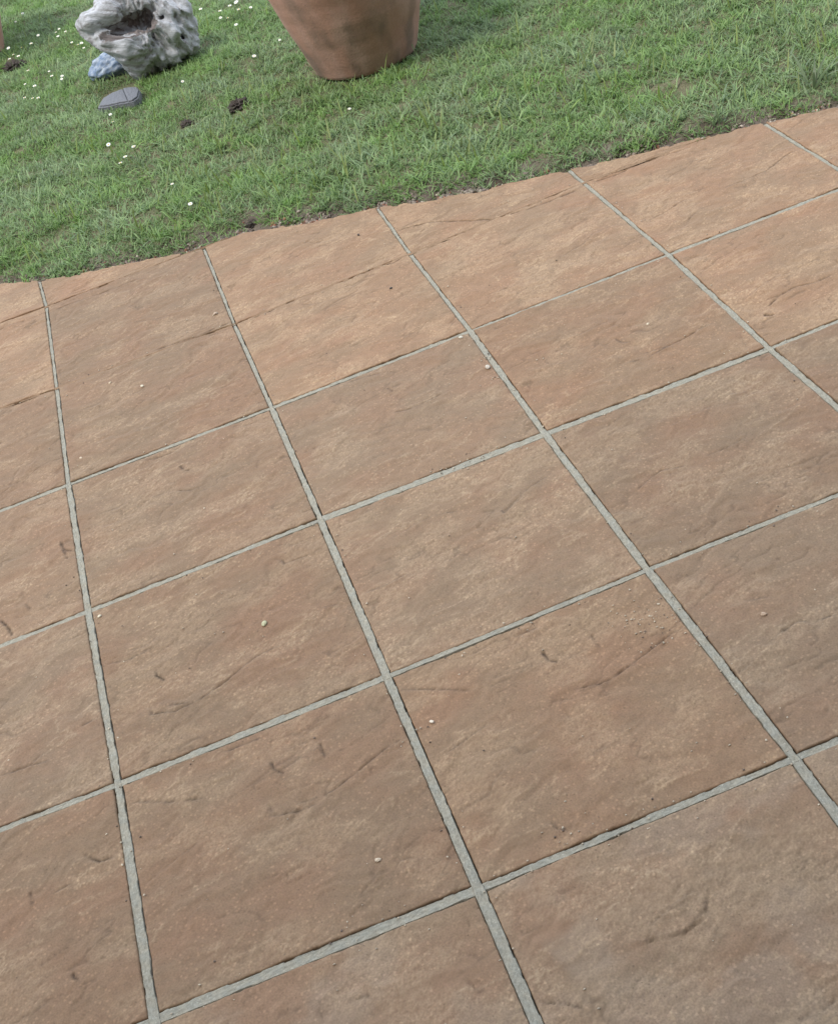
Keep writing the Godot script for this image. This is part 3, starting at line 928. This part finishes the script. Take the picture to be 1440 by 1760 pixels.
func wood_sdf(p: Vector3) -> float:
	var w: float = nz.wood_warp.get_noise_3dv(p)
	var w2: float = nz.wood_warp.get_noise_3dv(p + Vector3(4, 2, 1))
	var t := smoothstep(0.0, 0.09, p.x)
	var d := wood_base(p + Vector3(w, w2, w) * lerpf(0.004, 0.010, t))
	if absf(d) > 0.03: return d
	var q := wood_flow(p) + Vector3(0.002, 0.003, 0.002) * w * (1.0 + 3.0 * t)
	var rid: float = 0.6 + nz.wood_grain.get_noise_3dv(q)
	var fine: float = nz.wood_fine.get_noise_3dv(q)
	return d - lerpf(0.0052, 0.0085, t) * (rid - 0.6) - 0.0003 * fine

func surface_net(lo: Vector3, hi: Vector3, cell: float, f: Callable, rough_f: Callable, band: float) -> Array:
	var nx := int((hi.x - lo.x) / cell) + 2; var ny := int((hi.y - lo.y) / cell) + 2; var nzz := int((hi.z - lo.z) / cell) + 2
	var val := PackedFloat32Array(); val.resize(nx * ny * nzz); val.fill(1.0)
	var blk := 4
	for bz in range(0, nzz, blk):
		for by in range(0, ny, blk):
			for bx in range(0, nx, blk):
				var cd: float = rough_f.call(lo + Vector3(bx + 1.5, by + 1.5, bz + 1.5) * cell)
				var skip := absf(cd) > band + cell * 3.0
				for z in range(bz, mini(bz + blk, nzz)):
					for y in range(by, mini(by + blk, ny)):
						var k := (z * ny + y) * nx + bx
						for x in range(bx, mini(bx + blk, nx)):
							val[k] = cd if skip else f.call(lo + Vector3(x, y, z) * cell)
							k += 1
	var vid := PackedInt32Array(); vid.resize(nx * ny * nzz); vid.fill(-1)
	var v := PackedVector3Array(); var idx := PackedInt32Array()
	var corner := [0, 1, nx, nx + 1, nx * ny, nx * ny + 1, nx * ny + nx, nx * ny + nx + 1]
	var offs := [Vector3(0, 0, 0), Vector3(1, 0, 0), Vector3(0, 1, 0), Vector3(1, 1, 0), Vector3(0, 0, 1), Vector3(1, 0, 1), Vector3(0, 1, 1), Vector3(1, 1, 1)]
	var pairs := [[0, 1], [2, 3], [4, 5], [6, 7], [0, 2], [1, 3], [4, 6], [5, 7], [0, 4], [1, 5], [2, 6], [3, 7]]
	for z in nzz - 1:
		for y in ny - 1:
			for x in nx - 1:
				var k := (z * ny + y) * nx + x
				var s := 0
				for c in 8: s += 1 if val[k + corner[c]] < 0.0 else 0
				if s == 0 or s == 8: continue
				var sum := Vector3.ZERO; var cnt := 0
				for e in pairs:
					var a: float = val[k + corner[e[0]]]; var b: float = val[k + corner[e[1]]]
					if (a < 0.0) != (b < 0.0):
						sum += offs[e[0]].lerp(offs[e[1]], a / (a - b)); cnt += 1
				vid[k] = v.size()
				v.append(lo + (Vector3(x, y, z) + sum / cnt) * cell)
	var st := [1, nx, nx * ny]
	for z in range(1, nzz - 1):
		for y in range(1, ny - 1):
			for x in range(1, nx - 1):
				var k := (z * ny + y) * nx + x
				var inside := val[k] < 0.0
				for ax in 3:
					if inside == (val[k + st[ax]] < 0.0): continue
					var u: int = st[(ax + 1) % 3]; var w: int = st[(ax + 2) % 3]
					var a := vid[k]; var b := vid[k - u]; var c := vid[k - u - w]; var d := vid[k - w]
					if a < 0 or b < 0 or c < 0 or d < 0: continue
					if inside: idx.append_array([a, c, b, a, d, c])
					else: idx.append_array([a, b, c, a, c, d])
	return [v, idx]

func build_driftwood() -> void:
	var at := g(240, 132)
	at.y = soil_y(at.x, at.z) - 0.004
	var net := surface_net(Vector3(-0.26, -0.04, -0.17), Vector3(0.28, 0.40, 0.15), 0.0046, wood_sdf, wood_base, 0.022)
	var v: PackedVector3Array = net[0]; var idx: PackedInt32Array = net[1]
	var col := PackedColorArray(); col.resize(v.size())
	for k in v.size():
		var p := v[k]
		var q := wood_flow(p)
		var gr: float = nz.wood_grain.get_noise_3dv(q * 2.0 + Vector3(3, 1, 2))
		var bl: float = nz.blot.get_noise_3dv(p * 5.0)
		var c := Vector3(0.57, 0.585, 0.61) * (1.0 + 0.30 * gr)
		c = c.lerp(Vector3(0.20, 0.175, 0.168), clampf(-0.1 + 0.9 * bl + 1.5 * gr, 0.0, 0.8))
		if wood_hollow(p) < 0.0015: c = Vector3(0.20, 0.172, 0.162) * (1.0 + 0.5 * gr)   # brownish bare wood, with the shade of the hollow put into its colour
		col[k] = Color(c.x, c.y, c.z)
	var lean := Basis(Vector3.BACK, 0.37)                     # mesh axes along the grain
	for k in v.size(): v[k] = lean * v[k]
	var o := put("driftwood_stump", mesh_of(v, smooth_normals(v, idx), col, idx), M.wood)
	o.position = at
	o.rotation.z = -0.37
	tag(o, "gnarled grey driftwood stump with a hollow standing on the lawn", "driftwood")

func build_stones() -> void:
	# the bluish rock under the stump
	var at := g(203, 130)
	var m := lump(0.084, 40, 0.2, 1.0, 71.0, Vector3(1.15, 0.50, 0.85))
	var a := m.surface_get_arrays(0)
	var v: PackedVector3Array = a[Mesh.ARRAY_VERTEX]
	var col := PackedColorArray()
	for p in v:
		var b: float = nz.blot.get_noise_3dv(p * 30.0)
		var f: float = nz.lump.get_noise_3dv(p * 90.0)
		var c := Vector3(0.15, 0.22, 0.34).lerp(Vector3(0.47, 0.53, 0.60), clampf(0.35 + 1.5 * b + 0.9 * f, 0.0, 1.0))
		col.append(Color(c.x, c.y, c.z))
	a[Mesh.ARRAY_COLOR] = col
	var rm := ArrayMesh.new()
	rm.add_surface_from_arrays(Mesh.PRIMITIVE_TRIANGLES, a)
	var o := put("blue_rock", rm, M.stone)
	o.position = Vector3(at.x, soil_y(at.x, at.z) + 0.028, at.z - 0.01)
	o.rotation.y = 0.35
	tag(o, "rounded bluish grey rock half under the driftwood stump", "rock")
	# a broken piece of slate: two layers, one with a split
	var top := 0.030
	var ring: Array = [[166, 181], [174, 166], [189, 157], [206, 150], [222, 147], [236, 147], [240, 152], [237, 163], [228, 170], [205, 174], [184, 179]]
	var pts: Array = ring.map(func(q): return g(q[0], q[1], top + 0.004))
	var mid := Vector3.ZERO
	for p in pts: mid += p / pts.size()
	var root := base("slate_piece", Vector3(mid.x, soil_y(mid.x, mid.z), mid.z))
	tag(root, "broken flat piece of dark grey slate lying on the grass", "slate")
	put("slab", slate_shape(pts, mid, 0.0, top, 1.0, 0), M.slate, root)
	put("top_flake", slate_shape(pts, mid, top + 0.001, top + 0.006, 0.93, 1), M.slate, root)
	put("top_flake", slate_shape(pts, mid, top + 0.001, top + 0.0045, 0.90, 2), M.slate, root)

func slate_shape(pts: Array, mid: Vector3, y0: float, y1: float, k: float, half: int) -> ArrayMesh:
	var pl: Array = []
	var poly := PackedVector2Array()
	for p in pts: poly.append(Vector2(p.x - mid.x, p.z - mid.z) * k)
	if half > 0:                                              # the flake is split in two
		var cut := 0.012
		var side := PackedVector2Array([Vector2(cut + 0.0012, -1), Vector2(1, -1), Vector2(1, 1), Vector2(cut + 0.006, 1)]) if half == 1 else PackedVector2Array([Vector2(-1, -1), Vector2(cut - 0.0012, -1), Vector2(cut + 0.003, 1), Vector2(-1, 1)])
		var r := Geometry2D.intersect_polygons(poly, side)
		poly = r[0]
	# finer, slightly chipped outline
	for q in poly.size():
		var a := poly[q]; var b := poly[(q + 1) % poly.size()]
		var n := maxi(1, int((b - a).length() / 0.006))
		for s in n:
			var w := a.lerp(b, float(s) / n)
			w += w.normalized() * 0.0016 * nz.fray.get_noise_2d(w.x * 2.0 + y1 * 90.0, w.y * 2.0)
			pl.append(w)
	if Geometry2D.is_polygon_clockwise(PackedVector2Array(pl)): pl.reverse()
	var cen := Vector2.ZERO
	for w in pl: cen += w / pl.size()
	var st := SurfaceTool.new()
	st.begin(Mesh.PRIMITIVE_TRIANGLES)
	st.set_smooth_group(-1)
	var lay := [[0.985, y0], [1.0, y0 + (y1 - y0) * 0.5], [0.99, y1 - 0.0012], [0.975, y1], [0.6, y1 + 0.0012], [0.25, y1 + 0.0004], [0.0, y1 + 0.001]]
	for q in pl.size():
		var a: Vector2 = pl[q]; var b: Vector2 = pl[(q + 1) % pl.size()]
		for s in lay.size() - 1:
			var p := []
			for e in [[a, s], [b, s], [b, s + 1], [a, s + 1]]:
				var w: Vector2 = cen + (e[0] - cen) * lay[e[1]][0]
				var y: float = lay[e[1]][1]
				if s > 1: y += 0.0008 * nz.grit.get_noise_2d(w.x * 0.5, w.y * 0.5)
				p.append(Vector3(w.x, y, w.y))
			for t in [0, 1, 2, 0, 2, 3]: st.add_vertex(p[t])
	st.generate_normals()
	return st.commit()

func build_weed() -> void:
	var spots := [[1392, 148, 9, 0.13, "broad leaved pale grass weed drooping over the paving edge"], [1230, 214, 7, 0.085, "small upright grass tuft at the paving edge near the thin joint"]]
	for q in spots:
		var at := g(q[0], q[1])
		at.z = minf(at.z, edge_at(at.x) - 0.025)
		at.y = soil_y(at.x, at.z)
		var o := base("grass_weed", at)
		tag(o, q[4], "weed", "weeds along the paving edge")
		for k in q[2]:
			var v := PackedVector3Array(); var n := PackedVector3Array(); var c := PackedColorArray(); var idx := PackedInt32Array()
			var t := rng.randf_range(0.8, 1.25)
			blade(v, n, c, idx, Vector3(rng.randf_range(-0.012, 0.012), -0.004, rng.randf_range(-0.012, 0.012)), k * TAU / q[2] + rng.randf() * 0.6, rng.randf_range(0.25, 0.8), rng.randf_range(0.5, 1.5), q[3] * rng.randf_range(0.6, 1.1), 0.0085 if q[3] > 0.1 else 0.005, Color(0.15 * t, 0.20 * t, 0.10 * t), 7)
			put("leaf", mesh_of(v, smooth_normals(v, idx), c, idx), M.grass, o)


# ---------------------------------------------------------------- unseen house wall behind the viewer, added to darken the near slabs
func box(st: SurfaceTool, lo: Vector3, hi: Vector3) -> void:
	var b := BoxMesh.new()
	b.size = hi - lo
	st.append_from(b, 0, Transform3D(Basis.IDENTITY, (lo + hi) / 2))

func build_added_house() -> void:
	var o := base("added_house_wall", Vector3(0.8, 0, 2.72))
	tag(o, "added unseen brown house wall with an invented glazed door, shading the near slabs", "house")
	var st := SurfaceTool.new()
	st.begin(Mesh.PRIMITIVE_TRIANGLES)
	box(st, Vector3(-6.0, -0.06, 0), Vector3(-1.25, 6.6, 0.3))
	box(st, Vector3(1.25, -0.06, 0), Vector3(6.5, 6.6, 0.3))
	box(st, Vector3(-1.25, 2.15, 0), Vector3(1.25, 6.6, 0.3))
	put("wall", st.commit(), std(Color(0.17, 0.125, 0.10).linear_to_srgb(), 0.95, false), o)
	var fr := SurfaceTool.new()
	fr.begin(Mesh.PRIMITIVE_TRIANGLES)
	for x in [-1.25, -0.04, 1.17]: box(fr, Vector3(x, 0.05, 0.08), Vector3(x + 0.08, 2.15, 0.15))
	for x in [-1.17, 0.04]:
		box(fr, Vector3(x, 0.05, 0.085), Vector3(x + 1.13, 0.13, 0.145))
		box(fr, Vector3(x, 2.07, 0.085), Vector3(x + 1.13, 2.15, 0.145))
	var f := put("door_frame", fr.commit(), std(Color(0.75, 0.75, 0.74).linear_to_srgb(), 0.35, false), o)
	var glass := std(Color(0.03, 0.035, 0.035, 0.9), 0.05, false)
	for x in [-1.17, 0.04]:
		var pn := SurfaceTool.new()
		pn.begin(Mesh.PRIMITIVE_TRIANGLES)
		box(pn, Vector3(x, 0.13, 0.11), Vector3(x + 1.13, 2.07, 0.12))
		put("pane", pn.commit(), glass, f)
	var sill := SurfaceTool.new()
	sill.begin(Mesh.PRIMITIVE_TRIANGLES)
	box(sill, Vector3(-1.25, -0.06, 0.01), Vector3(1.25, 0.05, 0.3))
	put("door_step", sill.commit(), std(Color(0.36, 0.35, 0.32).linear_to_srgb(), 0.9, false), o)


# ---------------------------------------------------------------- scene
func _ready() -> void:
	rng.seed = 20240611
	# camera: a phone held about 1.35 m up, tilted down and rolled; the photograph is the upper part of a taller frame
	var cam := Camera3D.new()
	cam.name = "camera"
	cam.projection = Camera3D.PROJECTION_FRUSTUM
	cam.near = 0.05
	cam.far = 500.0
	cam.size = 0.05 * 1760.0 / F
	cam.frustum_offset = Vector2(0.05 * (720.0 - PX) / F, 0.05 * (PY - 880.0) / F)
	cam.transform = Transform3D(Basis(CX, -CY, -CZ).orthonormalized(), EYE)
	add_child(cam)
	cam.current = true
	# overcast sky
	var env := Environment.new()
	env.background_mode = Environment.BG_SKY
	var sm := ProceduralSkyMaterial.new()
	sm.sky_top_color = Color(0.80, 0.84, 0.90)
	sm.sky_horizon_color = Color(0.90, 0.92, 0.94)
	sm.ground_horizon_color = Color(0.55, 0.57, 0.52)
	sm.ground_bottom_color = Color(0.30, 0.33, 0.24)
	var sky := Sky.new()
	sky.sky_material = sm
	env.sky = sky
	env.tonemap_mode = Environment.TONE_MAPPER_LINEAR
	env.tonemap_exposure = 2.42
	env.sdfgi_enabled = true
	env.ssao_enabled = true
	env.ssil_enabled = true
	var we := WorldEnvironment.new()
	we.name = "world_environment"
	we.environment = env
	add_child(we)
	# the sun behind thin cloud, high on the left beyond the lawn
	var sun := DirectionalLight3D.new()
	sun.name = "sun"
	sun.light_energy = 0.38
	sun.light_color = Color(1.0, 0.97, 0.93)
	sun.light_angular_distance = 14.0
	sun.shadow_enabled = true
	add_child(sun)
	sun.look_at_from_position(Vector3(-2.6, 4.2, 0.9), Vector3.ZERO)

	noise("edge", 9.0, 2); noise("chip", 45.0, 1, FastNoiseLite.TYPE_CELLULAR).cellular_return_type = FastNoiseLite.RETURN_CELL_VALUE; noise("soil", 14.0, 3); noise("soil_big", 2.2, 2)
	noise("fray", 60.0, 3); noise("riven", 5.5, 4); noise("warp", 9.0, 2); noise("rough", 4.5, 4); noise("grit", 150.0, 2); noise("mid", 34.0, 3); noise("vein", 7.0, 3); noise("vein_mask", 3.0, 2); noise("hair", 5.0, 3)
	noise("hue", 3.2, 4); noise("film", 3.8, 4); noise("mortar", 45.0, 2); noise("gap", 16.0, 3)
	noise("lawn_hue", 4.5, 3); noise("lawn_pale", 2.6, 3); noise("lump", 1.0, 3); noise("clay", 9.0, 2); noise("streak", 2.2, 4); noise("blot", 1.6, 4)
	noise("wood_warp", 15.0, 2); noise("wood_grain", 50.0, 1); noise("wood_fine", 170.0, 2)
	var px := [[-160, 512], [0, 488], [75, 482], [132, 474], [194, 460], [243, 448], [295, 438], [347, 429], [375, 413], [416, 401], [451, 393], [500, 387], [539, 381], [573, 371], [639, 358], [705, 349], [747, 342], [816, 328], [900, 307], [975, 292], [1090, 265], [1200, 238], [1310, 212], [1370, 198], [1440, 185], [1600, 146]]
	for q in px:
		var w := g(q[0], q[1])
		edge_x.append(w.x); edge_z.append(w.z)

	make_materials()
	M.soil_clod = std(Color(0.13, 0.105, 0.09).linear_to_srgb(), 1.0, false)
	M.soil_clod.heightmap_enabled = true
	M.soil_clod.heightmap_texture = M.slab.heightmap_texture
	M.soil_clod.heightmap_scale = 1.2
	M.soil_clod.uv1_triplanar = true
	M.soil_clod.uv1_scale = Vector3(7, 7, 7)
	M.slate = std(Color(0.135, 0.14, 0.155).linear_to_srgb(), 0.6, false)
	M.slate.heightmap_enabled = true
	M.slate.heightmap_texture = M.slab.heightmap_texture
	M.slate.heightmap_scale = 0.25
	M.slate.uv1_triplanar = true
	M.slate.uv1_scale = Vector3(3, 3, 3)

	build_patio()
	build_ground()
	build_added_house()
	var pot := g(631, 105)
	build_pot(Vector3(1.163, soil_y(1.163, -1.805) - 0.002, -1.805), 1.0, 0.6, "large terracotta pot with brown stains on the grass")
	var left := g(-44, 104)
	build_pot(Vector3(left.x, soil_y(left.x, left.z) - 0.002, left.z), 0.82, 2.4, "pale terracotta pot beyond the stump beside the dark soil heap")
	build_driftwood()
	build_stones()
	build_clods()
	var dw := g(262, 122)
	bare = [[1.163, -1.805, 0.168, 1.0], [left.x, left.z, 0.14, 1.0], [dw.x, dw.z - 0.02, 0.10, 1.0]]
	var sl := g(204, 165)
	bare.append([sl.x, sl.z, 0.075, 1.0])
	var rk := g(203, 130)
	bare.append([rk.x, rk.z, 0.085, 1.0])
	for q in [[412, 190, 0.04, 0.8], [322, 214, 0.04, 0.7], [28, 119, 0.05, 0.85], [432, 383, 0.03, 1.0], [565, 250, 0.06, 0.5], [1170, 170, 0.1, 0.35], [250, 330, 0.08, 0.35]]:
		var w := g(q[0], q[1])
		bare.append([w.x, w.z, q[2], q[3]])
	build_grass()
	build_daisies()
	build_weed()
	build_litter()
